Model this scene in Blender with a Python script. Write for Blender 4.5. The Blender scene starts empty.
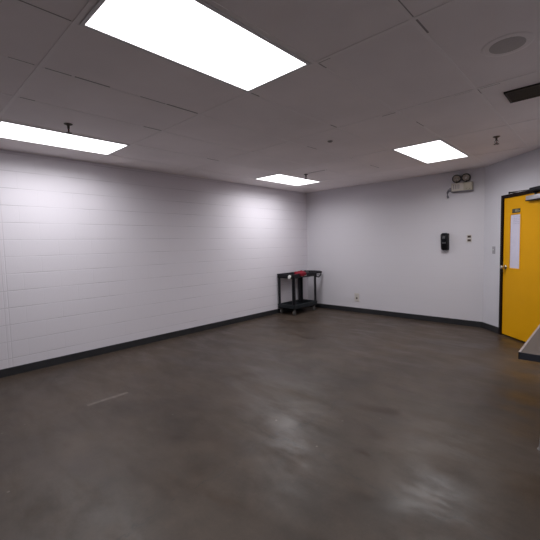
import bpy, bmesh, math, random
from mathutils import Vector, Matrix, noise
random.seed(7)
S = bpy.context.scene
COL = S.collection
PI = math.pi
H = 2.68

# ------------------------------------------------------------------ materials
def mat(name, color, rough=0.5, metal=0.0, spec=0.5, var=0.0, scale=20.0, bump=0.0, bscale=60.0, coat=0.0):
    m = bpy.data.materials.new(name); m.use_nodes = True
    nt = m.node_tree; b = nt.nodes['Principled BSDF']
    b.inputs['Base Color'].default_value = (*color, 1)
    b.inputs['Roughness'].default_value = rough
    b.inputs['Metallic'].default_value = metal
    b.inputs['Specular IOR Level'].default_value = spec
    b.inputs['Coat Weight'].default_value = coat
    tc = nt.nodes.new('ShaderNodeTexCoord')
    if var:
        n = nt.nodes.new('ShaderNodeTexNoise'); n.inputs['Scale'].default_value = scale; n.inputs['Detail'].default_value = 6
        r = nt.nodes.new('ShaderNodeValToRGB')
        r.color_ramp.elements[0].position = 0.3; r.color_ramp.elements[1].position = 0.7
        r.color_ramp.elements[0].color = (*[c * (1 - var) for c in color], 1)
        r.color_ramp.elements[1].color = (*[min(1, c * (1 + var)) for c in color], 1)
        nt.links.new(tc.outputs['Object'], n.inputs['Vector'])
        nt.links.new(n.outputs['Fac'], r.inputs['Fac'])
        nt.links.new(r.outputs['Color'], b.inputs['Base Color'])
    if bump:
        n = nt.nodes.new('ShaderNodeTexNoise'); n.inputs['Scale'].default_value = bscale; n.inputs['Detail'].default_value = 4
        bp = nt.nodes.new('ShaderNodeBump'); bp.inputs['Strength'].default_value = bump; bp.inputs['Distance'].default_value = 0.004
        nt.links.new(tc.outputs['Object'], n.inputs['Vector'])
        nt.links.new(n.outputs['Fac'], bp.inputs['Height'])
        nt.links.new(bp.outputs['Normal'], b.inputs['Normal'])
    return m

def math_node(nt, op, a, b=None, clamp=False):
    n = nt.nodes.new('ShaderNodeMath'); n.operation = op; n.use_clamp = clamp
    for i, v in enumerate((a, b)):
        if v is None: continue
        if isinstance(v, (int, float)): n.inputs[i].default_value = v
        else: nt.links.new(v, n.inputs[i])
    return n.outputs[0]

def block_wall_mat(name, color, axis, strength, tone):
    """painted concrete masonry: 8 x 16 inch blocks, mortar joints pressed in and slightly dirty"""
    m = bpy.data.materials.new(name); m.use_nodes = True
    nt = m.node_tree; b = nt.nodes['Principled BSDF']
    b.inputs['Roughness'].default_value = 0.5
    b.inputs['Specular IOR Level'].default_value = 0.35
    tc = nt.nodes.new('ShaderNodeTexCoord'); sp = nt.nodes.new('ShaderNodeSeparateXYZ'); cb = nt.nodes.new('ShaderNodeCombineXYZ')
    nt.links.new(tc.outputs['Object'], sp.inputs[0])
    nt.links.new(sp.outputs[axis], cb.inputs[0]); nt.links.new(sp.outputs[2], cb.inputs[1])
    br = nt.nodes.new('ShaderNodeTexBrick')
    br.offset = 0.5
    br.inputs['Scale'].default_value = 1.0
    br.inputs['Brick Width'].default_value = 0.4064
    br.inputs['Row Height'].default_value = 0.2032
    br.inputs['Mortar Size'].default_value = 0.005
    br.inputs['Mortar Smooth'].default_value = 0.6
    nt.links.new(cb.outputs[0], br.inputs['Vector'])
    n1 = nt.nodes.new('ShaderNodeTexNoise'); n1.inputs['Scale'].default_value = 2.0; n1.inputs['Detail'].default_value = 3
    n2 = nt.nodes.new('ShaderNodeTexNoise'); n2.inputs['Scale'].default_value = 120; n2.inputs['Detail'].default_value = 4
    nt.links.new(tc.outputs['Object'], n1.inputs['Vector']); nt.links.new(tc.outputs['Object'], n2.inputs['Vector'])
    # some joints are filled with paint, others show: modulate by slow noise
    mask = nt.nodes.new('ShaderNodeMapRange'); mask.inputs['From Min'].default_value = 0.42; mask.inputs['From Max'].default_value = 0.6
    mask.inputs['To Min'].default_value = 0.3
    nt.links.new(n1.outputs['Fac'], mask.inputs['Value'])
    hz = nt.nodes.new('ShaderNodeTexBrick'); hz.offset = 0.0
    for k_, v_ in (('Scale', 1.0), ('Brick Width', 400.0), ('Row Height', 0.2032), ('Mortar Size', 0.0055), ('Mortar Smooth', 0.5)): hz.inputs[k_].default_value = v_
    sh = nt.nodes.new('ShaderNodeVectorMath'); sh.operation = 'ADD'; sh.inputs[1].default_value = (171.3, 0, 0)
    nt.links.new(cb.outputs[0], sh.inputs[0]); nt.links.new(sh.outputs[0], hz.inputs['Vector'])
    fac = math_node(nt, 'MAXIMUM', math_node(nt, 'MULTIPLY', br.outputs['Fac'], 0.16), hz.outputs['Fac'])
    fac = math_node(nt, 'MULTIPLY', fac, mask.outputs[0])
    if axis == 1:     # vertical control joint near the left edge of the view
        for yy in (-5.865, -5.905):
            c_ = math_node(nt, 'ABSOLUTE', math_node(nt, 'SUBTRACT', sp.outputs[1], yy))
            fac = math_node(nt, 'MAXIMUM', fac, math_node(nt, 'MULTIPLY', math_node(nt, 'SUBTRACT', 1.0, math_node(nt, 'DIVIDE', c_, 0.008), True), 0.45))
    mx = nt.nodes.new('ShaderNodeMixRGB')
    mx.inputs[1].default_value = (*color, 1); mx.inputs[2].default_value = (*[c * tone for c in color], 1)
    nt.links.new(fac, mx.inputs[0]); nt.links.new(mx.outputs[0], b.inputs['Base Color'])
    h = math_node(nt, 'SUBTRACT', math_node(nt, 'MULTIPLY', n2.outputs['Fac'], 0.18), fac)
    bp = nt.nodes.new('ShaderNodeBump'); bp.inputs['Strength'].default_value = strength; bp.inputs['Distance'].default_value = 0.004
    nt.links.new(h, bp.inputs['Height']); nt.links.new(bp.outputs['Normal'], b.inputs['Normal'])
    return m

def floor_mat():
    m = bpy.data.materials.new('polished_concrete'); m.use_nodes = True
    nt = m.node_tree; b = nt.nodes['Principled BSDF']
    tc = nt.nodes.new('ShaderNodeTexCoord')
    def nz(scale, detail, rough=0.6, dist=0.0, vec=None):
        n = nt.nodes.new('ShaderNodeTexNoise'); n.inputs['Scale'].default_value = scale
        n.inputs['Detail'].default_value = detail; n.inputs['Roughness'].default_value = rough; n.inputs['Distortion'].default_value = dist
        nt.links.new(vec or tc.outputs['Object'], n.inputs['Vector']); return n.outputs['Fac']
    big = nz(0.9, 6, 0.6, 0.2); mid = nz(4.5, 8, 0.65, 0.0); fine = nz(60, 5)
    r = nt.nodes.new('ShaderNodeValToRGB')
    e = r.color_ramp.elements
    e[0].position = 0.39; e[0].color = (0.035, 0.0245, 0.0175, 1)
    e[1].position = 0.61; e[1].color = (0.072, 0.051, 0.037, 1)
    s = math_node(nt, 'ADD', math_node(nt, 'MULTIPLY', big, 0.5), math_node(nt, 'MULTIPLY', mid, 0.38))
    s = math_node(nt, 'ADD', s, math_node(nt, 'MULTIPLY', fine, 0.12))
    nt.links.new(s, r.inputs['Fac'])
    sp = nt.nodes.new('ShaderNodeSeparateXYZ'); nt.links.new(tc.outputs['Object'], sp.inputs[0])
    X, Y = sp.outputs[0], sp.outputs[1]
    wob = math_node(nt, 'MULTIPLY', math_node(nt, 'SUBTRACT', nz(2.2, 6, 0.65), 0.5), 0.45)
    def line(coord, pos, w, wobble=True):
        c = math_node(nt, 'SUBTRACT', coord, pos)
        if wobble: c = math_node(nt, 'ADD', c, wob)
        c = math_node(nt, 'ABSOLUTE', c)
        return math_node(nt, 'SUBTRACT', 1.0, math_node(nt, 'DIVIDE', c, w), True)
    def between(coord, a, c):
        lo = math_node(nt, 'GREATER_THAN', coord, a); hi = math_node(nt, 'LESS_THAN', coord, c)
        return math_node(nt, 'MULTIPLY', lo, hi)
    patchy = math_node(nt, 'GREATER_THAN', nz(3.1, 4), 0.45)
    cr = math_node(nt, 'MAXIMUM', line(X, 3.36, 0.010), line(Y, -4.84, 0.010))
    cr = math_node(nt, 'MULTIPLY', math_node(nt, 'MULTIPLY', cr, patchy), 0.8)
    mx = nt.nodes.new('ShaderNodeMixRGB'); mx.inputs[2].default_value = (0.032, 0.026, 0.022, 1)
    nt.links.new(cr, mx.inputs[0]); nt.links.new(r.outputs[0], mx.inputs[1])
    # one pale scuff scraped on the slab near the block wall
    sc = math_node(nt, 'MULTIPLY', line(X, 1.605, 0.032, False), between(Y, -5.60, -5.2))
    sc = math_node(nt, 'MULTIPLY', sc, math_node(nt, 'MULTIPLY', math_node(nt, 'SUBTRACT', nz(9, 6), 0.15), 0.8))
    mx2 = nt.nodes.new('ShaderNodeMixRGB'); mx2.inputs[2].default_value = (0.44, 0.38, 0.34, 1)
    nt.links.new(sc, mx2.inputs[0]); nt.links.new(mx.outputs[0], mx2.inputs[1])
    # small pale specks of paint
    v = nt.nodes.new('ShaderNodeTexVoronoi'); v.inputs['Scale'].default_value = 3.2
    nt.links.new(tc.outputs['Object'], v.inputs['Vector'])
    spk = math_node(nt, 'MULTIPLY', math_node(nt, 'LESS_THAN', v.outputs['Distance'], 0.03), 0.2)
    mx3 = nt.nodes.new('ShaderNodeMixRGB'); mx3.inputs[2].default_value = (0.4, 0.36, 0.33, 1)
    nt.links.new(spk, mx3.inputs[0]); nt.links.new(mx2.outputs[0], mx3.inputs[1])
    nt.links.new(mx3.outputs[0], b.inputs['Base Color'])
    ro = nt.nodes.new('ShaderNodeMapRange')
    # burnisher swirls: streaks of finer and coarser polish
    mp = nt.nodes.new('ShaderNodeMapping'); mp.inputs['Rotation'].default_value = (0, 0, 0.62); mp.inputs['Scale'].default_value = (1.15, 3.0, 1)
    nt.links.new(tc.outputs['Object'], mp.inputs['Vector'])
    sw = nz(1.35, 6, 0.62, 0.35, mp.outputs[0])
    ro.inputs['From Min'].default_value = 0.37; ro.inputs['From Max'].default_value = 0.66
    ro.inputs['To Min'].default_value = 0.282; ro.inputs['To Max'].default_value = 0.66
    nt.links.new(math_node(nt, 'ADD', math_node(nt, 'MULTIPLY', sw, 0.75), math_node(nt, 'MULTIPLY', big, 0.25)), ro.inputs['Value'])
    nt.links.new(ro.outputs[0], b.inputs['Roughness'])
    b.inputs['Specular IOR Level'].default_value = 0.43
    bp = nt.nodes.new('ShaderNodeBump'); bp.inputs['Strength'].default_value = 0.08; bp.inputs['Distance'].default_value = 0.004
    hh = math_node(nt, 'SUBTRACT', math_node(nt, 'MULTIPLY', nz(2.5, 2), 1.0), math_node(nt, 'MULTIPLY', cr, 0.5))
    nt.links.new(hh, bp.inputs['Height']); nt.links.new(bp.outputs['Normal'], b.inputs['Normal'])
    return m

def emis(name, color, strength):
    m = bpy.data.materials.new(name); m.use_nodes = True
    nt = m.node_tree; b = nt.nodes['Principled BSDF']
    b.inputs['Base Color'].default_value = (0.8, 0.8, 0.8, 1)
    b.inputs['Emission Color'].default_value = (*color, 1)
    b.inputs['Emission Strength'].default_value = strength
    return m

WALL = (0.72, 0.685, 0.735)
M = dict(
    floor=floor_mat(),
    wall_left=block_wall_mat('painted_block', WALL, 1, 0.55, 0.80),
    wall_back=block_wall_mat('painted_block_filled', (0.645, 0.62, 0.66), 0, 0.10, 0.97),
    wall_plain=mat('painted_drywall', (0.63, 0.615, 0.66), 0.55, var=0.015, scale=3, bump=0.05, bscale=150),
    tile=mat('ceiling_tile', (0.92, 0.865, 0.865), 0.9, spec=0.2, var=0.05, scale=1.2, bump=0.35, bscale=220),
    tbar=mat('ceiling_bar', (0.92, 0.87, 0.87), 0.6, spec=0.3),
    gap_shade=mat('tile_gap_shade', (0.36, 0.33, 0.33), 0.95, spec=0.1),  # dark tone standing for shadow in the gaps beside the bars
    vinyl=mat('black_vinyl', (0.022, 0.022, 0.025), 0.45, spec=0.4, var=0.15, scale=9),
    lens=emis('light_diffuser', (1.0, 0.975, 1.0), 2.0),
    white_metal=mat('white_enamel', (0.72, 0.71, 0.72), 0.4),
    door=mat('yellow_paint', (0.76, 0.365, 0.004), 0.45, spec=0.15, var=0.03, scale=2.5),
    frame=mat('dark_brown_paint', (0.012, 0.006, 0.005), 0.6, spec=0.12),
    chrome=mat('brushed_chrome', (0.52, 0.49, 0.42), 0.22, metal=1.0),
    steel=mat('satin_steel', (0.48, 0.47, 0.47), 0.38, metal=0.9),
    silver=mat('silver_paint', (0.62, 0.60, 0.63), 0.35, metal=0.4),
    blackmetal=mat('black_metal', (0.010, 0.010, 0.014), 0.5, spec=0.25),
    film=mat('frosted_pane', (0.66, 0.63, 0.76), 0.2, var=0.03, scale=12),
    sticker=mat('dark_sticker', (0.045, 0.038, 0.022), 0.5),
    olive=mat('faded_print', (0.25, 0.23, 0.15), 0.6),
    ink=mat('grey_ink', (0.36, 0.36, 0.45), 0.7),
    plastic=mat('charcoal_plastic', (0.016, 0.015, 0.019), 0.55, spec=0.25, var=0.12, scale=30, bump=0.1, bscale=200),
    plastic_lo=mat('slate_plastic', (0.020, 0.024, 0.028), 0.55, spec=0.3, var=0.12, scale=30),
    rubber=mat('grey_rubber', (0.10, 0.095, 0.09), 0.6),
    red=mat('red_cloth', (0.20, 0.014, 0.026), 0.85, spec=0.2, var=0.25, scale=25, bump=0.3, bscale=60),
    paper=mat('white_paper', (0.74, 0.75, 0.72), 0.7),
    core=mat('paper_core', (0.45, 0.5, 0.42), 0.8),
    tool=mat('dark_tool', (0.02, 0.02, 0.024), 0.35),
    beige=mat('beige_enamel', (0.47, 0.43, 0.34), 0.45, var=0.06, scale=14),
    pale=mat('pale_enamel', (0.56, 0.51, 0.46), 0.45),
    lamp_black=mat('black_bezel', (0.022, 0.022, 0.02), 0.5, spec=0.2),
    reflector=mat('lamp_reflector', (0.70, 0.66, 0.66), 0.12, metal=1.0),
    grey=mat('grey_sheath', (0.20, 0.19, 0.22), 0.5),
    gloss_black=mat('gloss_black', (0.006, 0.006, 0.008), 0.25, spec=0.3),
    smoke=mat('grey_nozzle', (0.36, 0.35, 0.38), 0.4),
    plate=mat('ivory_plate', (0.60, 0.56, 0.53), 0.4),
    brown=mat('brown_toggle', (0.07, 0.045, 0.035), 0.4),
    grille=mat('dark_grille', (0.020, 0.015, 0.013), 0.6),
    spk=mat('grey_grille', (0.52, 0.49, 0.49), 0.7, var=0.08, scale=200),
    brass=mat('dull_brass', (0.10, 0.085, 0.07), 0.4, metal=0.7),
    label=mat('pale_strip', (0.26, 0.24, 0.25), 0.5),
    dim=mat('dim_grey', (0.075, 0.075, 0.08), 0.5),
    stain=mat('grey_sensor', (0.28, 0.25, 0.25), 0.7),
    laminate=mat('grey_laminate', (0.104, 0.087, 0.079), 0.5, spec=0.25, var=0.06, scale=40),
    edge=mat('dark_edge_band', (0.022, 0.024, 0.032), 0.45),
    pale_edge=mat('pale_edge_trim', (0.36, 0.32, 0.32), 0.35),
)

# ------------------------------------------------------------------ helpers
def box(bm, x0, x1, y0, y1, z0, z1, bev=0.0, seg=2):
    r = bmesh.ops.create_cube(bm, size=1.0)
    bmesh.ops.scale(bm, vec=(x1 - x0, y1 - y0, z1 - z0), verts=r['verts'])
    bmesh.ops.translate(bm, vec=((x0 + x1) / 2, (y0 + y1) / 2, (z0 + z1) / 2), verts=r['verts'])
    if bev:
        es = list({e for v in r['verts'] for e in v.link_edges})
        bmesh.ops.bevel(bm, geom=es, offset=bev, segments=seg, profile=0.5, affect='EDGES')

def cyl(bm, a, b, r1, r2=None, seg=20, caps=True):
    a, b = Vector(a), Vector(b); r2 = r1 if r2 is None else r2
    d = b - a
    mt = Matrix.Translation((a + b) / 2) @ d.to_track_quat('Z', 'Y').to_matrix().to_4x4()
    bmesh.ops.create_cone(bm, cap_ends=caps, segments=seg, radius1=r1, radius2=r2, depth=d.length, matrix=mt)

def tube(bm, pts, r, seg=10, closed=False):
    pts = [Vector(p) for p in pts]; n = len(pts); rings = []
    up = Vector((0, 0, 1))
    for i, p in enumerate(pts):
        if closed: t = pts[(i + 1) % n] - pts[i - 1]
        else: t = pts[min(i + 1, n - 1)] - pts[max(i - 1, 0)]
        t.normalize()
        s = t.cross(up)
        if s.length < 1e-3: s = t.cross(Vector((0, 1, 0)))
        s.normalize(); u = s.cross(t)
        rings.append([bm.verts.new(p + r * (math.cos(k * 2 * PI / seg) * s + math.sin(k * 2 * PI / seg) * u)) for k in range(seg)])
    for i in range(n if closed else n - 1):
        A, B = rings[i], rings[(i + 1) % n]
        for k in range(seg):
            bm.faces.new((A[k], A[(k + 1) % seg], B[(k + 1) % seg], B[k]))
    if not closed:
        bm.faces.new(rings[0]); bm.faces.new(rings[-1])

def lathe(bm, prof, axis=(0, 0, 1), at=(0, 0, 0), seg=28):
    q = Vector(axis).to_track_quat('Z', 'Y'); at = Vector(at); rings = []
    for r, h in prof:
        rings.append([bm.verts.new(at + q @ Vector((max(r, 1e-4) * math.cos(k * 2 * PI / seg), max(r, 1e-4) * math.sin(k * 2 * PI / seg), h))) for k in range(seg)])
    for A, B in zip(rings, rings[1:]):
        for k in range(seg): bm.faces.new((A[k], A[(k + 1) % seg], B[(k + 1) % seg], B[k]))
    bm.faces.new(rings[0]); bm.faces.new(rings[-1])

def obj(name, bm, m, parent=None, smooth=False):
    bmesh.ops.recalc_face_normals(bm, faces=bm.faces)
    me = bpy.data.meshes.new(name); bm.to_mesh(me); bm.free()
    me.materials.append(M[m])
    if smooth:
        for p in me.polygons: p.use_smooth = True
        me.set_sharp_from_angle(angle=math.radians(38))
    o = bpy.data.objects.new(name, me); COL.objects.link(o)
    if parent: o.parent = parent
    return o

def tag(o, label, cat, group=None):
    o['label'] = label; o['category'] = cat
    if group: o['group'] = group
    return o

def thing(name, label, cat, loc=(0, 0, 0), rz=0.0, group=None):
    o = bpy.data.objects.new(name, None); COL.objects.link(o)
    o.location = loc; o.rotation_euler = (0, 0, rz); o.empty_display_size = 0.1
    return tag(o, label, cat, group)

def dup(root, loc, label, group=None):
    r = root.copy(); COL.objects.link(r); r.location = loc; r['label'] = label
    if group: r['group'] = group
    for ch in list(root.children):
        c = ch.copy(); COL.objects.link(c); c.parent = r
        for g in list(ch.children):
            d = g.copy(); COL.objects.link(d); d.parent = c
    return r

def struct(name, bm, m, smooth=False, parent=None):
    o = obj(name, bm, m, parent, smooth)
    o['kind'] = 'structure'
    return o

# ------------------------------------------------------------------ room shell
# inside faces: left wall x = 0, far wall y = 0, a short 45 degree wall with the door, then a jog to the right
KX = 3.685                       # where the angled wall leaves the far wall
DN = Vector((-0.70711, -0.70711, 0))   # angled wall normal, into the room
DE = Vector((0.70711, -0.70711, 0))    # along the angled wall
SL = 1.72                        # its length
JX, JY = KX + DE.x * SL, DE.y * SL
RX, BY = 7.4, -10.0
T = 0.15
bm = bmesh.new(); box(bm, -T, RX + T, BY - T, T, -0.12, 0); struct('floor', bm, 'floor')
bm = bmesh.new(); box(bm, -T, RX + T, BY - T, T, H, H + 0.1); struct('ceiling', bm, 'tile')
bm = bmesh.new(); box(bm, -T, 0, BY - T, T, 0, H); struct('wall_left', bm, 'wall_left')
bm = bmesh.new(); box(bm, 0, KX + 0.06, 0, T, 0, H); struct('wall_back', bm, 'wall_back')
bm = bmesh.new(); box(bm, JX, RX, JY, JY + T, 0, H); struct('wall_jog', bm, 'wall_plain')
bm = bmesh.new(); box(bm, RX, RX + T, BY - T, JY + T, 0, H); struct('wall_right', bm, 'wall_plain')
bm = bmesh.new(); box(bm, 0, RX, BY - T, BY, 0, H); struct('wall_front', bm, 'wall_plain')

# angled wall in its own frame: local x along the wall, local -y into the room
ANG = Matrix.Translation((KX, 0, 0)) @ Matrix.Rotation(-PI / 4, 4, 'Z')
FR0, FR1, FRT = 0.432, 1.445, 2.148        # door opening: outer frame edges and top
bm = bmesh.new()
box(bm, 0, FR0 + 0.01, 0, T, 0, H); box(bm, FR1 - 0.01, SL, 0, T, 0, H); box(bm, FR0 + 0.01, FR1 - 0.01, 0, T, FRT - 0.01, H)
o = struct('wall_angled', bm, 'wall_plain'); o.matrix_world = ANG

BH, BT = 0.098, 0.012
def bb(name, x0, x1, y0, y1, mw=None):
    bm = bmesh.new(); box(bm, x0, x1, y0, y1, 0.0, BH)
    top = [e for e in bm.edges if all(v.co.z > BH - 1e-4 for v in e.verts)]
    bmesh.ops.bevel(bm, geom=top, offset=0.004, segments=2, affect='EDGES')
    o = struct(name, bm, 'vinyl')
    if mw: o.matrix_world = mw
bb('baseboard_left', 0, BT, BY, 0)
bb('baseboard_back', BT, KX + 0.003, -BT, 0)
bb('baseboard_angled', 0.004, FR0 - 0.001, -BT, 0, ANG)
bb('baseboard_angled_end', FR1 + 0.001, SL, -BT, 0, ANG)
bb('baseboard_jog', JX, RX, JY - BT, JY)
bb('baseboard_right', RX - BT, RX, BY, JY - BT)
bb('baseboard_front', BT, RX - BT, BY, BY + BT)

# suspended ceiling grid: cells 0.643 x 1.262
GX0, GDX, GY0, GDY = 3.0975, 0.643, -6.051, 1.262
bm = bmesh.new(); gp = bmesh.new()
gxs = [GX0 + GDX * k for k in range(-4, 7)]
gys = [GY0 + GDY * k for k in range(-3, 5)]
gxs = [x for x in gxs if 0.05 < x < RX]; gys = [y for y in gys if BY < y < -0.05]
def ymax(x): return 0.0 if x < KX else max(JY, -(x - KX)) if x < JX else JY
def xmax(y): return RX if y < JY else KX - y
W = 0.012
for x in gxs: box(bm, x - W, x + W, BY, ymax(x), H - 0.0025, H)
for y in gys:
    box(bm, 0, xmax(y), y - W, y + W, H - 0.0029, H)
box(bm, 0, 0.022, BY, 0, H - 0.003, H); box(bm, 0, KX, -0.022, 0, H - 0.003, H)
struct('trim_1', bm, 'tbar')
def cells(x0, x1, ys):  # dark strips painting the shade where a tile does not sit tight
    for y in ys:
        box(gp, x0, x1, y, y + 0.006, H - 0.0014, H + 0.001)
def gap_shade_x(x, a, b, w=0.005):   # painted shade strip along y, beside a cross tee
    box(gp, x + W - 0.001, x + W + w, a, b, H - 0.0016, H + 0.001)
def gap_shade_y(y, a, b, w=0.006):
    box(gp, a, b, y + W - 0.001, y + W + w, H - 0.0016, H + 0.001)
GX = {k: GX0 + GDX * k for k in range(-4, 7)}
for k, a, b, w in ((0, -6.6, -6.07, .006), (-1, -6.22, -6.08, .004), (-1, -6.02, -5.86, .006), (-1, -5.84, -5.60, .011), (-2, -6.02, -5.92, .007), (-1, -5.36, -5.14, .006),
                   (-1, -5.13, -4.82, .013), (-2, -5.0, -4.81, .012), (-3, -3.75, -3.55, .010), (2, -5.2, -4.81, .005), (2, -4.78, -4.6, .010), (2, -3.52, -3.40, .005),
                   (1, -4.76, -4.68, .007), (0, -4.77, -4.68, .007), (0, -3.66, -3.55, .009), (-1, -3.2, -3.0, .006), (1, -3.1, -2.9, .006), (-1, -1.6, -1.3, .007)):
    gap_shade_x(GX[k], a, b, w)
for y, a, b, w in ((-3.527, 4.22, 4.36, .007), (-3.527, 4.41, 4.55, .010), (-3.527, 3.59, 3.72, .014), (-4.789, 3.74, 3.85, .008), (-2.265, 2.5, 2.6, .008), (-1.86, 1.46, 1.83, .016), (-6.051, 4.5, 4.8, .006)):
    gap_shade_y(y, a, b, w)
struct('gap_shade_strips', gp, 'gap_shade')

# ------------------------------------------------------------------ ceiling lights
LAMP_W, LAMP_SPREAD = 13.0, 162
def make_light(label, loc, group):
    t = thing('ceiling_light', label, 'ceiling light', loc, 0, group)
    bm = bmesh.new()
    ox, oy, ix, iy = 0.303, 0.612, 0.281, 0.592
    for a in ((-ox, -ix, -oy, oy), (ix, ox, -oy, oy), (-ix, ix, -oy, -iy), (-ix, ix, iy, oy)):
        box(bm, a[0], a[1], a[2], a[3], -0.008, -0.0005)
    obj('frame', bm, 'white_metal', t)
    bm = bmesh.new(); box(bm, -ix, ix, -iy, iy, -0.006, -0.001)
    obj('diffuser', bm, 'lens', t)
    # the prismatic lens throws most of its light downwards and less at grazing angles
    ld = bpy.data.lights.new('lamp', 'AREA'); ld.shape = 'RECTANGLE'; ld.size = 2 * ix; ld.size_y = 2 * iy
    ld.energy = LAMP_W; ld.spread = math.radians(LAMP_SPREAD); ld.color = (0.965, 0.972, 1.0)
    lo = bpy.data.objects.new('lamp', ld); COL.objects.link(lo); lo.parent = t; lo.location = (0, 0, -0.0095)
    return t
g = 'recessed rectangular ceiling lights'
L0 = make_light('large bright rectangular ceiling light nearest the viewer, cut by the top edge', (3.419, -5.42, H), g)
dup(L0, (0.836, -5.42, H), 'bright rectangular ceiling light along the block wall, cut by the left edge')
dup(L0, (0.827, -1.604, H), 'bright ceiling light close to the far corner above the utility cart')
dup(L0, (3.419, -1.652, H), 'bright ceiling light in front of the twin-headed emergency lamp')
FILL_LIGHTS = [(5.99, -1.90), (5.99, -5.42)]  # unseen fixtures added to brighten walls and ceiling
for p in FILL_LIGHTS:
    dup(L0, (p[0], p[1], H), 'unseen rectangular ceiling light added right of the view as fill', 'added fill lights out of view')

# ------------------------------------------------------------------ sprinklers and small ceiling things
def make_sprinkler(label, loc):
    t = thing('sprinkler_head', label, 'sprinkler', loc, 0, 'pendant fire sprinklers')
    bm = bmesh.new(); lathe(bm, [(0.038, 0), (0.038, -0.003), (0.022, -0.012), (0.012, -0.014)], seg=24)
    obj('escutcheon', bm, 'brass', t, True)
    bm = bmesh.new(); cyl(bm, (0, 0, -0.010), (0, 0, -0.045), 0.012, 0.010)
    for s in (-1, 1):
        tube(bm, [(s * 0.008, 0, -0.042), (s * 0.016, 0, -0.052), (s * 0.016, 0, -0.064), (s * 0.004, 0, -0.078)], 0.0035, 8)
    cyl(bm, (0, 0, -0.075), (0, 0, -0.083), 0.006)
    obj('body', bm, 'brass', t, True)
    bm = bmesh.new(); cyl(bm, (0, 0, -0.045), (0, 0, -0.075), 0.0035)
    obj('bulb', bm, 'red', t, True)
    bm = bmesh.new(); cyl(bm, (0, 0, -0.083), (0, 0, -0.086), 0.022)
    for k in range(10):
        a = k * PI / 5; cyl(bm, (0.018 * math.cos(a), 0.018 * math.sin(a), -0.0845), (0.027 * math.cos(a), 0.027 * math.sin(a), -0.0865), 0.004, seg=6)
    obj('deflector', bm, 'brass', t, True)
    return t
sp0 = make_sprinkler('dark sprinkler head hanging beside the ceiling light cut by the left edge', (1.42, -5.55, H))
dup(sp0, (1.375, -1.80, H), 'dark sprinkler head beside the far corner ceiling light above the cart')
dup(sp0, (4.205, -1.86, H), 'dark sprinkler head above the door, right of the far ceiling light')

bm = bmesh.new(); lathe(bm, [(0.030, 0), (0.030, -0.004), (0.018, -0.014), (0.004, -0.016)], seg=24)
o = obj('ceiling_sensor', bm, 'stain', None, True); o.location = (2.787, -3.18, H)
tag(o, 'small grey button-like cap on the middle of the ceiling', 'ceiling sensor')

t = thing('ceiling_speaker', 'round grey flush ceiling speaker near the dark vent', 'speaker', (4.70, -4.11, H))
bm = bmesh.new(); lathe(bm, [(0.097, -0.0035), (0.125, -0.004), (0.138, -0.002), (0.14, -0.0002), (0.095, -0.0002), (0.095, -0.0035)], seg=48)
obj('rim', bm, 'tbar', t, True)
bm = bmesh.new(); lathe(bm, [(0.096, -0.001), (0.096, -0.005), (0.06, -0.007), (0.0, -0.008)], seg=48)
obj('grille', bm, 'spk', t, True)

t = thing('ceiling_vent', 'dark louvred ceiling vent at the right edge near the round speaker', 'vent', (4.83, -3.145, H))
hw, hd = 0.297, 0.143
bm = bmesh.new(); box(bm, -hw + 0.01, hw - 0.01, -hd + 0.01, hd - 0.01, -0.004, -0.0005)
obj('backing', bm, 'grille', t)
bm = bmesh.new()
for a in ((-hw, hw, -hd, -hd + 0.014), (-hw, hw, hd - 0.014, hd), (-hw, -hw + 0.014, -hd, hd), (hw - 0.014, hw, -hd, hd)):
    box(bm, *a, -0.014, -0.0005)
obj('frame', bm, 'grille', t)
bm = bmesh.new()
for k in range(12):
    y = -hd + 0.022 + k * (2 * hd - 0.044) / 11
    box(bm, -hw + 0.014, hw - 0.014, y - 0.006, y + 0.006, -0.0115, -0.0095)
obj('louvres', bm, 'grille', t)

# ------------------------------------------------------------------ door in the angled wall
def local(o): o.matrix_world = ANG; return o
d = bpy.data.objects.new('door_1', None); COL.objects.link(d); d.matrix_world = ANG
d['kind'] = 'structure'
d['label'] = 'bright yellow door with narrow white window in a dark brown frame'
bm = bmesh.new()
fw = 0.045
box(bm, FR0, FR0 + fw, -0.022, T, 0, FRT, 0.002, 1); box(bm, FR1 - fw, FR1, -0.022, T, 0, FRT, 0.002, 1)
box(bm, FR0 + fw, FR1 - fw, -0.022, T, FRT - fw, FRT, 0.002, 1)
box(bm, FR0 + fw, FR1 - fw, 0.045, 0.07, 0.0, FRT - fw)
obj('door_frame', bm, 'frame', d)
bm = bmesh.new()
l0, l1, lt = FR0 + fw + 0.004, FR1 - fw - 0.004, FRT - fw - 0.004
w0, w1, wz0, wz1 = 0.612, 0.829, 1.046, 1.848
y0, y1 = 0.0, 0.044
lz = 0.022
box(bm, l0, w0, y0, y1, lz, lt); box(bm, w1, l1, y0, y1, lz, lt); box(bm, w0, w1, y0, y1, lz, wz0); box(bm, w0, w1, y0, y1, wz1, lt)
leaf = obj('door_leaf', bm, 'door', d)
bm = bmesh.new()
for a in ((w0 - 0.012, w1 + 0.012, wz0 - 0.012, wz0 + 0.008), (w0 - 0.012, w1 + 0.012, wz1 - 0.008, wz1 + 0.012),
          (w0 - 0.012, w0 + 0.008, wz0 + 0.008, wz1 - 0.008), (w1 - 0.008, w1 + 0.012, wz0 + 0.008, wz1 - 0.008)):
    box(bm, a[0], a[1], -0.005, 0.012, a[2], a[3], 0.002, 1)
obj('window_bead', bm, 'door', leaf)
bm = bmesh.new(); box(bm, w0 + 0.001, w1 - 0.001, 0.004, 0.03, wz0 + 0.001, wz1 - 0.001)
wp = obj('window_pane', bm, 'film', leaf); wp['label'] = 'tall narrow pane covered in white'
bm = bmesh.new()
rr = random.Random(5)
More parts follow.
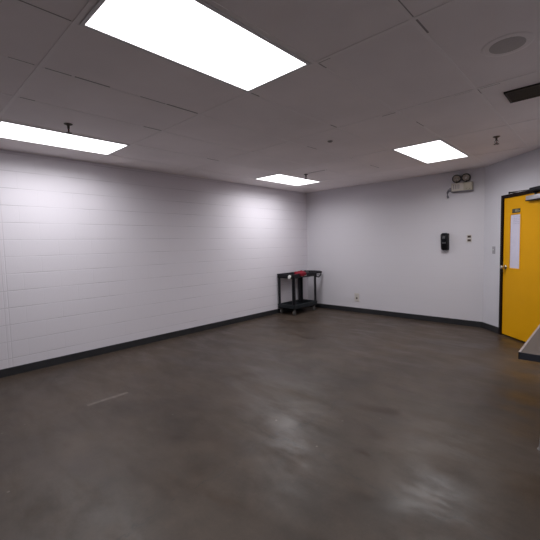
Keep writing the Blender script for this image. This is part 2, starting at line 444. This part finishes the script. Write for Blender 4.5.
for k in range(5):
    z = wz1 - 0.045 - k * 0.024
    x = w0 + 0.07
    while x < w1 - 0.03:
        L = 0.012 + rr.random() * 0.02
        box(bm, x, min(x + L, w1 - 0.02), 0.0025, 0.0045, z, z + 0.006); x += L + 0.010
obj('notice_print', bm, 'ink', leaf)
bm = bmesh.new(); box(bm, 0.660, 0.818, -0.0075, -0.0005, 1.864, 1.922, 0.001, 1)
pl = obj('name_plate', bm, 'sticker', leaf); pl['label'] = 'small dark plate above the pane'
bm = bmesh.new()
box(bm, 0.722, 0.762, -0.0085, -0.007, 1.874, 1.912); box(bm, 0.770, 0.787, -0.0085, -0.007, 1.874, 1.912); box(bm, 0.794, 0.818, -0.0085, -0.007, 1.878, 1.896)
obj('plate_print', bm, 'olive', leaf)
# knob
k = bpy.data.objects.new('door_knob', None); COL.objects.link(k); k.parent = leaf; k.location = (0.533, 0, 1.06)
bm = bmesh.new(); lathe(bm, [(0.034, 0.0), (0.034, -0.004), (0.026, -0.010), (0.014, -0.014), (0.013, -0.034), (0.026, -0.042), (0.031, -0.054), (0.029, -0.068), (0.018, -0.076), (0.0, -0.077)], axis=(0, 1, 0), seg=28)
bpy.data.objects.remove(k)
o = obj('door_knob', bm, 'chrome', leaf, True); o.location = (0.533, 0, 1.06); o['label'] = 'chrome door knob'
bm = bmesh.new(); box(bm, l0 - 0.003, l0 + 0.002, -0.002, 0.03, 0.98, 1.14)
obj('latch_plate', bm, 'steel', leaf)
# hinges on the right
for z in (0.25, 1.05, 1.85):
    bm = bmesh.new(); cyl(bm, (l1 + 0.002, -0.006, z - 0.057), (l1 + 0.002, -0.006, z + 0.057), 0.008)
    obj('hinge', bm, 'steel', leaf, True)
# closer: silver body on the leaf, black elbowed arm to the frame head
bm = bmesh.new()
box(bm, 0.985, 1.28, -0.056, 0.0, 2.012, 2.072, 0.007, 2)
cl = obj('closer_body', bm, 'silver', leaf, True); cl['label'] = 'silver door closer body'
bm = bmesh.new()
box(bm, 0.982, 1.292, -0.06, -0.001, 2.000, 2.011, 0.002, 1)
obj('closer_base', bm, 'blackmetal', leaf)
bm = bmesh.new()
sp_ = Vector((1.13, -0.030, 2.085)); el = Vector((0.915, -0.235, 2.128)); sh = Vector((1.135, -0.03, 2.128))
cyl(bm, (1.13, -0.030, 2.07), (1.13, -0.030, 2.105), 0.013)
def bar(a, b, w, h):
    a, b = Vector(a), Vector(b); dr = (b - a).normalized(); s = dr.cross(Vector((0, 0, 1))).normalized() * w; u = s.cross(dr).normalized() * h
    vs = [bm.verts.new(p + i * s + j * u) for p in (a, b) for i, j in ((-1, -1), (1, -1), (1, 1), (-1, 1))]
    for f in ((0, 1, 2, 3), (7, 6, 5, 4), (0, 4, 5, 1), (1, 5, 6, 2), (2, 6, 7, 3), (3, 7, 4, 0)): bm.faces.new([vs[i] for i in f])
bar((1.13, -0.030, 2.095), el, 0.013, 0.005)
cyl(bm, el + Vector((0, 0, -0.014)), el + Vector((0, 0, 0.014)), 0.012)
bar(el + Vector((0, 0, 0.006)), (1.20, -0.075, 2.135), 0.011, 0.005)
box(bm, 1.07, 1.30, -0.075, -0.0225, 2.118, 2.168, 0.004, 1)
ca = obj('closer_arm', bm, 'blackmetal', leaf); ca['label'] = 'black elbowed closer arm'

# ------------------------------------------------------------------ wall fittings
def wall_switch_steel():
    t = bpy.data.objects.new('light_switch', None); COL.objects.link(t); t.matrix_world = ANG @ Matrix.Translation((0.255, 0, 1.315))
    tag(t, 'small grey steel light switch on the wall left of the yellow door', 'light switch')
    bm = bmesh.new(); box(bm, -0.036, 0.036, -0.006, 0, -0.06, 0.06, 0.003, 2); obj('cover_plate', bm, 'smoke', t)
    bm = bmesh.new(); box(bm, -0.006, 0.006, -0.018, -0.005, -0.004, 0.016, 0.002, 1); obj('toggle', bm, 'white_metal', t)
    for z in (-0.042, 0.042):
        bm = bmesh.new(); cyl(bm, (0, -0.006, z), (0, -0.0075, z), 0.0035, seg=10); obj('screw', bm, 'steel', t)
wall_switch_steel()

t = thing('wall_switch', 'ivory wall plate with two stacked brown switches, right of the black dispenser', 'wall switch', (3.461, 0, 1.512))
bm = bmesh.new(); box(bm, -0.040, 0.040, -0.007, 0, -0.066, 0.066, 0.003, 2); obj('cover_plate', bm, 'plate', t)
for z in (0.031, -0.031):
    bm = bmesh.new(); box(bm, -0.024, 0.028, -0.013, -0.006, z - 0.018, z + 0.018, 0.003, 2); obj('rocker', bm, 'brown', t)

t = thing('wall_outlet', 'ivory power outlet low on the far wall, right of the cart', 'power outlet', (1.310, 0, 0.322))
bm = bmesh.new(); box(bm, -0.056, 0.056, -0.008, 0, -0.088, 0.088, 0.004, 2); obj('cover_plate', bm, 'plate', t)
for z, mm in ((0.034, 'plate'), (-0.018, 'brown')):
    bm = bmesh.new(); box(bm, -0.017, 0.017, -0.0105, -0.006, z - 0.019, z + 0.019, 0.005, 2)
    rc = obj('receptacle', bm, mm, t)
    bm = bmesh.new()
    for x in (-0.007, 0.007): box(bm, x - 0.0015, x + 0.0015, -0.0115, -0.010, z - 0.004, z + 0.008)
    cyl(bm, (0, -0.010, z - 0.011), (0, -0.0115, z - 0.011), 0.0035, seg=10)
    obj('slots', bm, 'blackmetal', rc)

t = thing('soap_dispenser', 'black oval soap dispenser mounted on the far white wall', 'soap dispenser', (3.085, 0, 1.462))
bm = bmesh.new(); box(bm, -0.060, 0.060, -0.018, 0, -0.145, 0.15, 0.012, 3); obj('back_plate', bm, 'blackmetal', t, True)
bm = bmesh.new(); box(bm, -0.066, 0.066, -0.105, -0.016, -0.15, 0.158, 0.042, 5)
for v in bm.verts:
    f = (v.co.z + 0.15) / 0.308
    v.co.y = -0.016 + (v.co.y + 0.016) * (0.72 + 0.5 * math.sin(min(1, f * 1.05) * PI * 0.8)) 
    v.co.x *= 1.0 - 0.10 * (1 - f)
cv = obj('cover', bm, 'gloss_black', t, True)
bm = bmesh.new(); box(bm, -0.02, 0.022, -0.118, -0.10, 0.055, 0.10, 0.006, 2); obj('view_window', bm, 'dim', cv, True)
bm = bmesh.new(); box(bm, -0.034, 0.034, -0.104, -0.085, -0.03, 0.018, 0.006, 2); obj('emblem', bm, 'dim', cv, True)
bm = bmesh.new(); cyl(bm, (0, -0.05, -0.152), (0, -0.05, -0.172), 0.022, 0.014); obj('nozzle', bm, 'smoke', t, True)

t = thing('emergency_light', 'beige emergency light box with two round lamp heads high on the far wall', 'emergency light', (3.355, 0, 2.388))
bm = bmesh.new(); box(bm, -0.162, 0.160, -0.085, 0, -0.066, 0.070, 0.006, 2); hs = obj('housing', bm, 'beige', t)
bm = bmesh.new(); box(bm, -0.156, 0.030, -0.0885, -0.084, -0.058, 0.064, 0.002, 1); ob = obj('front_panel', bm, 'pale', hs)
bm = bmesh.new()
for k_ in range(4): box(bm, -0.13 + k_ * 0.028, -0.12 + k_ * 0.028, -0.0895, -0.088, -0.03, 0.045)
obj('vent_slots', bm, 'grey', ob)
bm = bmesh.new(); box(bm, -0.164, 0.162, -0.087, 0, -0.076, -0.0665); obj('bottom_shadow', bm, 'grey', hs)  # grey strip standing for the shadow along the bottom edge
for x in (0.075, 0.125):
    bm = bmesh.new(); cyl(bm, (x, -0.084, -0.045), (x, -0.089, -0.045), 0.008, seg=12); obj('test_button', bm, 'olive', hs)
for x in (-0.088, 0.060):
    h = bpy.data.objects.new('lamp_head', None)
    bm = bmesh.new(); cyl(bm, (0, 0, 0), (0, 0, 0.03), 0.012, 0.012)
    tilt = Vector((0.10 if x > 0 else 0.22, -1, -0.42)).normalized(); c = Vector((0, -0.005, 0.082))
    lathe(bm, [(0.018, -0.062), (0.042, -0.05), (0.058, -0.025), (0.068, 0.0), (0.070, 0.014), (0.067, 0.017), (0.056, 0.014), (0.054, 0.008), (0.0, 0.006)], axis=tilt, at=c, seg=32)
    o = obj('lamp_head', bm, 'lamp_black', t, True); o.location = (x, -0.045, 0.070)
    bm = bmesh.new(); lathe(bm, [(0.054, 0.0145), (0.052, 0.012), (0.03, 0.0085), (0.0, 0.008)], axis=tilt, at=c, seg=32)
    obj('reflector', bm, 'reflector', o, True)
    bm = bmesh.new(); bmesh.ops.create_uvsphere(bm, u_segments=12, v_segments=8, radius=0.012, matrix=Matrix.Translation(c + tilt * 0.018))
    obj('bulb', bm, 'white_metal', o, True)
bm = bmesh.new()
box(bm, -0.205, -0.160, -0.05, -0.005, -0.045, 0.005, 0.004, 1)
tube(bm, [(-0.19, -0.03, -0.02), (-0.222, -0.035, -0.03), (-0.240, -0.035, -0.075), (-0.236, -0.035, -0.13), (-0.222, -0.035, -0.165)], 0.017, 10)
o = obj('power_cord', bm, 'grey', t, True); o['label'] = 'grey cable drooping from the left end'

# ------------------------------------------------------------------ utility cart
t = thing('utility_cart', 'black two-shelf plastic utility cart on casters in the far corner', 'cart', (0.255, -0.70, 0), 0.0)
cx, cy = 0.225, 0.405          # half extents of the shelves
def tray(z0, z1, m, name):
    bm = bmesh.new()
    th = 0.020
    box(bm, -cx, cx, -cy, cy, z0, z0 + 0.025, 0.006, 2)
    for a in ((-cx, cx, -cy, -cy + th), (-cx, cx, cy - th, cy), (-cx, -cx + th, -cy, cy), (cx - th, cx, -cy, cy)):
        box(bm, *a, z0, z1, 0.006, 2)
    for a in ((-cx - 0.006, cx + 0.006, -cy - 0.006, -cy + 0.004), (-cx - 0.006, cx + 0.006, cy - 0.004, cy + 0.006), (-cx - 0.006, -cx + 0.004, -cy, cy), (cx - 0.004, cx + 0.006, -cy, cy)):
        box(bm, *a, z1 - 0.022, z1, 0.004, 1)
    for i in range(5):
        x = -cx + 0.07 + i * (2 * cx - 0.14) / 4
        box(bm, x - 0.008, x + 0.008, -cy + 0.03, cy - 0.03, z0 + 0.024, z0 + 0.029)
    return obj(name, bm, m, t)
tray(0.775, 0.862, 'plastic', 'top_shelf')
tray(0.125, 0.215, 'plastic_lo', 'bottom_shelf')
for sx in (-1, 1):
    for sy in (-1, 1):
        bm = bmesh.new()
        x0, y0_ = sx * (cx - 0.008), sy * (cy - 0.008)
        wy = 0.105 if (sx < 0 and sy > 0) else 0.062
        # L section posts
        a, b = sorted((x0, x0 - sx * 0.055)); c_, d_ = sorted((y0_, y0_ - sy * 0.020)); box(bm, a, b, c_, d_, 0.15, 0.80, 0.004, 1)
        a, b = sorted((x0, x0 - sx * 0.020)); c_, d_ = sorted((y0_, y0_ - sy * wy)); box(bm, a, b, c_, d_, 0.15, 0.80, 0.004, 1)
        obj('corner_post', bm, 'plastic', t)
bm = bmesh.new(); box(bm, cx + 0.0062, cx + 0.0085, -0.15, 0.03, 0.80, 0.832)  # pale strip on the outer side of the rim
o = obj('rim_strip', bm, 'label', t); o['label'] = 'pale strip on the rim of the top shelf'
# moulded push handle on the far end
bm = bmesh.new()
pts = []
for s in (-1, 1):
    box(bm, s * 0.20 - 0.022, s * 0.20 + 0.022, cy - 0.01, cy + 0.20, 0.825, 0.862, 0.006, 2)
tube(bm, [(-0.212, cy + 0.19, 0.846), (-0.15, cy + 0.232, 0.85), (0, cy + 0.24, 0.85), (0.15, cy + 0.232, 0.85), (0.212, cy + 0.19, 0.846)], 0.020, 12)
tube(bm, [(0.20, cy + 0.20, 0.84), (0.20, cy + 0.19, 0.78), (0.20, cy + 0.10, 0.735), (0.20, cy + 0.03, 0.755), (0.20, cy - 0.005, 0.79)], 0.012, 10)
tube(bm, [(-0.20, cy + 0.20, 0.84), (-0.20, cy + 0.19, 0.78), (-0.20, cy + 0.10, 0.735), (-0.20, cy + 0.03, 0.755), (-0.20, cy - 0.005, 0.79)], 0.012, 10)
obj('push_handle', bm, 'plastic', t, True)
for sx in (-1, 1):
    for sy in (-1, 1):
        px, py = sx * 0.175, sy * 0.345
        bm = bmesh.new()
        cyl(bm, (px, py, 0.1255), (px, py, 0.105), 0.026, 0.022)
        for s in (-1, 1):
            box(bm, px + s * 0.019 - 0.002, px + s * 0.019 + 0.002, py - 0.02, py + 0.016, 0.035, 0.108)
        cyl(bm, (px - 0.024, py, 0.0485), (px + 0.024, py, 0.0485), 0.006, seg=12)
        co = obj('caster', bm, 'rubber', t)
        bm = bmesh.new(); lathe(bm, [(0.040, -0.014), (0.047, -0.011), (0.0485, 0.0), (0.047, 0.011), (0.040, 0.014)], axis=(1, 0, 0), at=(px, py, 0.0487), seg=28)
        obj('wheel', bm, 'rubber', co, True)

# things lying on the cart (tray floor is at z 0.804)
TZ = 0.8045
def heap(name, cxp, cyp, rx, ry, hz, seed, m):
    bm = bmesh.new()
    bmesh.ops.create_icosphere(bm, subdivisions=4, radius=1.0)
    for v in bm.verts:
        p = v.co.copy()
        n = noise.noise(p * 1.7 + Vector((seed, 0, 0))) * 0.28 + noise.noise(p * 4 + Vector((0, seed, 0))) * 0.12
        p *= 1 + n
        z = max(p.z, -0.25)
        v.co = Vector((p.x * rx, p.y * ry, (z + 0.25) * hz / 1.25))
    zmin = min(v.co.z for v in bm.verts)
    for v in bm.verts: v.co.z -= zmin
    o = obj(name, bm, m, None, True); o.location = (cxp, cyp, TZ)
    return o
o = heap('red_cloth', 0.315, -0.685, 0.115, 0.165, 0.100, 3.1, 'red')
tag(o, 'crumpled dark red cloth lying on the top shelf of the cart', 'cloth')
bm = bmesh.new()
bmesh.ops.create_grid(bm, x_segments=24, y_segments=16, size=1.0)
for v in bm.verts:                       # a corner of the cloth hanging over the rim: across, then down
    u_, w_ = (v.co.x + 1) / 2, v.co.y
    wv = 0.004 * math.sin(w_ * 7) + 0.003 * math.sin(w_ * 13 + 1)
    hang = 0.066 - 0.020 * abs(w_) + wv
    L = u_ * (0.10 + hang)
    x_, z_ = (L - 0.10 + 0.18, 0.067 + wv * 0.6) if L < 0.10 else (0.182 + abs(wv) * 0.8, 0.067 + wv * 0.6 - (L - 0.10))
    v.co = Vector((x_, w_ * 0.105 - 0.13, z_))
fl = obj('hanging_corner', bm, 'red', o, True)
sm = fl.modifiers.new('thickness', 'SOLIDIFY'); sm.thickness = 0.006; sm.offset = 1.0
bm = bmesh.new(); box(bm, -0.07, 0.07, -0.075, 0.075, 0, 0.06, 0.012, 2); tube(bm, [(0, -0.05, 0.055), (0, -0.04, 0.085), (0, 0.04, 0.085), (0, 0.05, 0.055)], 0.009, 8)
o = obj('tool_case', bm, 'tool', None, True); o.location = (0.25, -0.425, TZ); o.rotation_euler = (0, 0, 0.12)
tag(o, 'low black case behind the red cloth on the cart', 'case')
# roll hanging on the near end rim
t = thing('tape_roll', 'small white roll hung on the near end rim of the cart', 'roll', (0.385, -1.1245, 0.812))
bm = bmesh.new(); lathe(bm, [(0.018, -0.014), (0.034, -0.014), (0.037, -0.011), (0.037, 0.011), (0.034, 0.014), (0.018, 0.014)], axis=(0.0, -1, 0.0), seg=32)
obj('tape', bm, 'paper', t, True)
bm = bmesh.new(); lathe(bm, [(0.015, -0.0135), (0.0182, -0.0135), (0.0182, 0.0135), (0.015, 0.0135)], axis=(0.0, -1, 0.0), seg=32)
obj('core', bm, 'core', t, True)

# ------------------------------------------------------------------ table at the right edge
t = thing('activity_table', 'grey laminate table with dark edge at the right side of the picture', 'table', (5.165, -3.12, 0))
hx, hy = 0.381, 0.915
bm = bmesh.new(); box(bm, -hx + 0.004, hx - 0.004, -hy + 0.004, hy - 0.004, 0.716, 0.75); obj('tabletop', bm, 'laminate', t)
bm = bmesh.new()
box(bm, -hx, hx, -hy, -hy + 0.004, 0.704, 0.7495); box(bm, -hx, hx, hy - 0.004, hy, 0.704, 0.7495)
box(bm, hx - 0.004, hx, -hy, hy, 0.704, 0.7495)
box(bm, -hx, -hx + 0.004, -hy, hy, 0.704, 0.7495)
obj('edge_band', bm, 'edge', t)
bm = bmesh.new(); box(bm, -hx - 0.001, -hx + 0.012, -hy + 0.004, hy - 0.004, 0.7495, 0.7512); e = obj('edge_trim', bm, 'pale_edge', t); e['label'] = 'pale trim along the long edge'
bm = bmesh.new()
for a in ((-hx + 0.06, hx - 0.06, -hy + 0.27, -hy + 0.30), (-hx + 0.06, hx - 0.06, hy - 0.30, hy - 0.27), (-hx + 0.08, -hx + 0.10, -hy + 0.3, hy - 0.3), (hx - 0.10, hx - 0.08, -hy + 0.3, hy - 0.3)):
    box(bm, *a, 0.66, 0.7158)
obj('apron', bm, 'blackmetal', t)
for sx in (-1, 1):
    for sy in (-1, 1):
        x, y = sx * (hx - 0.103), sy * (hy - 0.285)
        tx = x - sx * 0.05; fx = x + (tx - x) * 0.25; bm = bmesh.new(); cyl(bm, (fx, y, 0.17), (tx, y, 0.7158), 0.017); lg = obj('leg', bm, 'blackmetal', t, True)
        bm = bmesh.new(); cyl(bm, (x, y, 0.010), (fx, y, 0.175), 0.0135); cyl(bm, (x, y, 0.0), (x, y, 0.012), 0.022, 0.018)
        obj('leg_insert', bm, 'steel', lg, True)

# ------------------------------------------------------------------ camera
Rv = Vector((0.728982, 0.6840773, -0.0249714)); Uv = Vector((-0.0297934, 0.0681518, 0.99723)); Fv = Vector((-0.6838842, 0.7262187, -0.0700624)); Cv = Vector((5.1884588, -6.8092718, 1.4886684))
cam = bpy.data.cameras.new('camera'); co = bpy.data.objects.new('camera', cam); COL.objects.link(co)
cam.sensor_width = 36; cam.lens = 23.9339; cam.clip_start = 0.05; cam.clip_end = 60
co.matrix_world = Matrix(((Rv.x, Uv.x, -Fv.x, Cv.x), (Rv.y, Uv.y, -Fv.y, Cv.y), (Rv.z, Uv.z, -Fv.z, Cv.z), (0, 0, 0, 1)))
S.camera = co

w = bpy.data.worlds.new('world'); S.world = w; w.use_nodes = True
w.node_tree.nodes['Background'].inputs[0].default_value = (0.02, 0.02, 0.02, 1)
S.view_settings.view_transform = 'Standard'; S.view_settings.look = 'None'
S.view_settings.exposure = 0.74; S.view_settings.gamma = 1.0; S.view_settings.use_curve_mapping = False
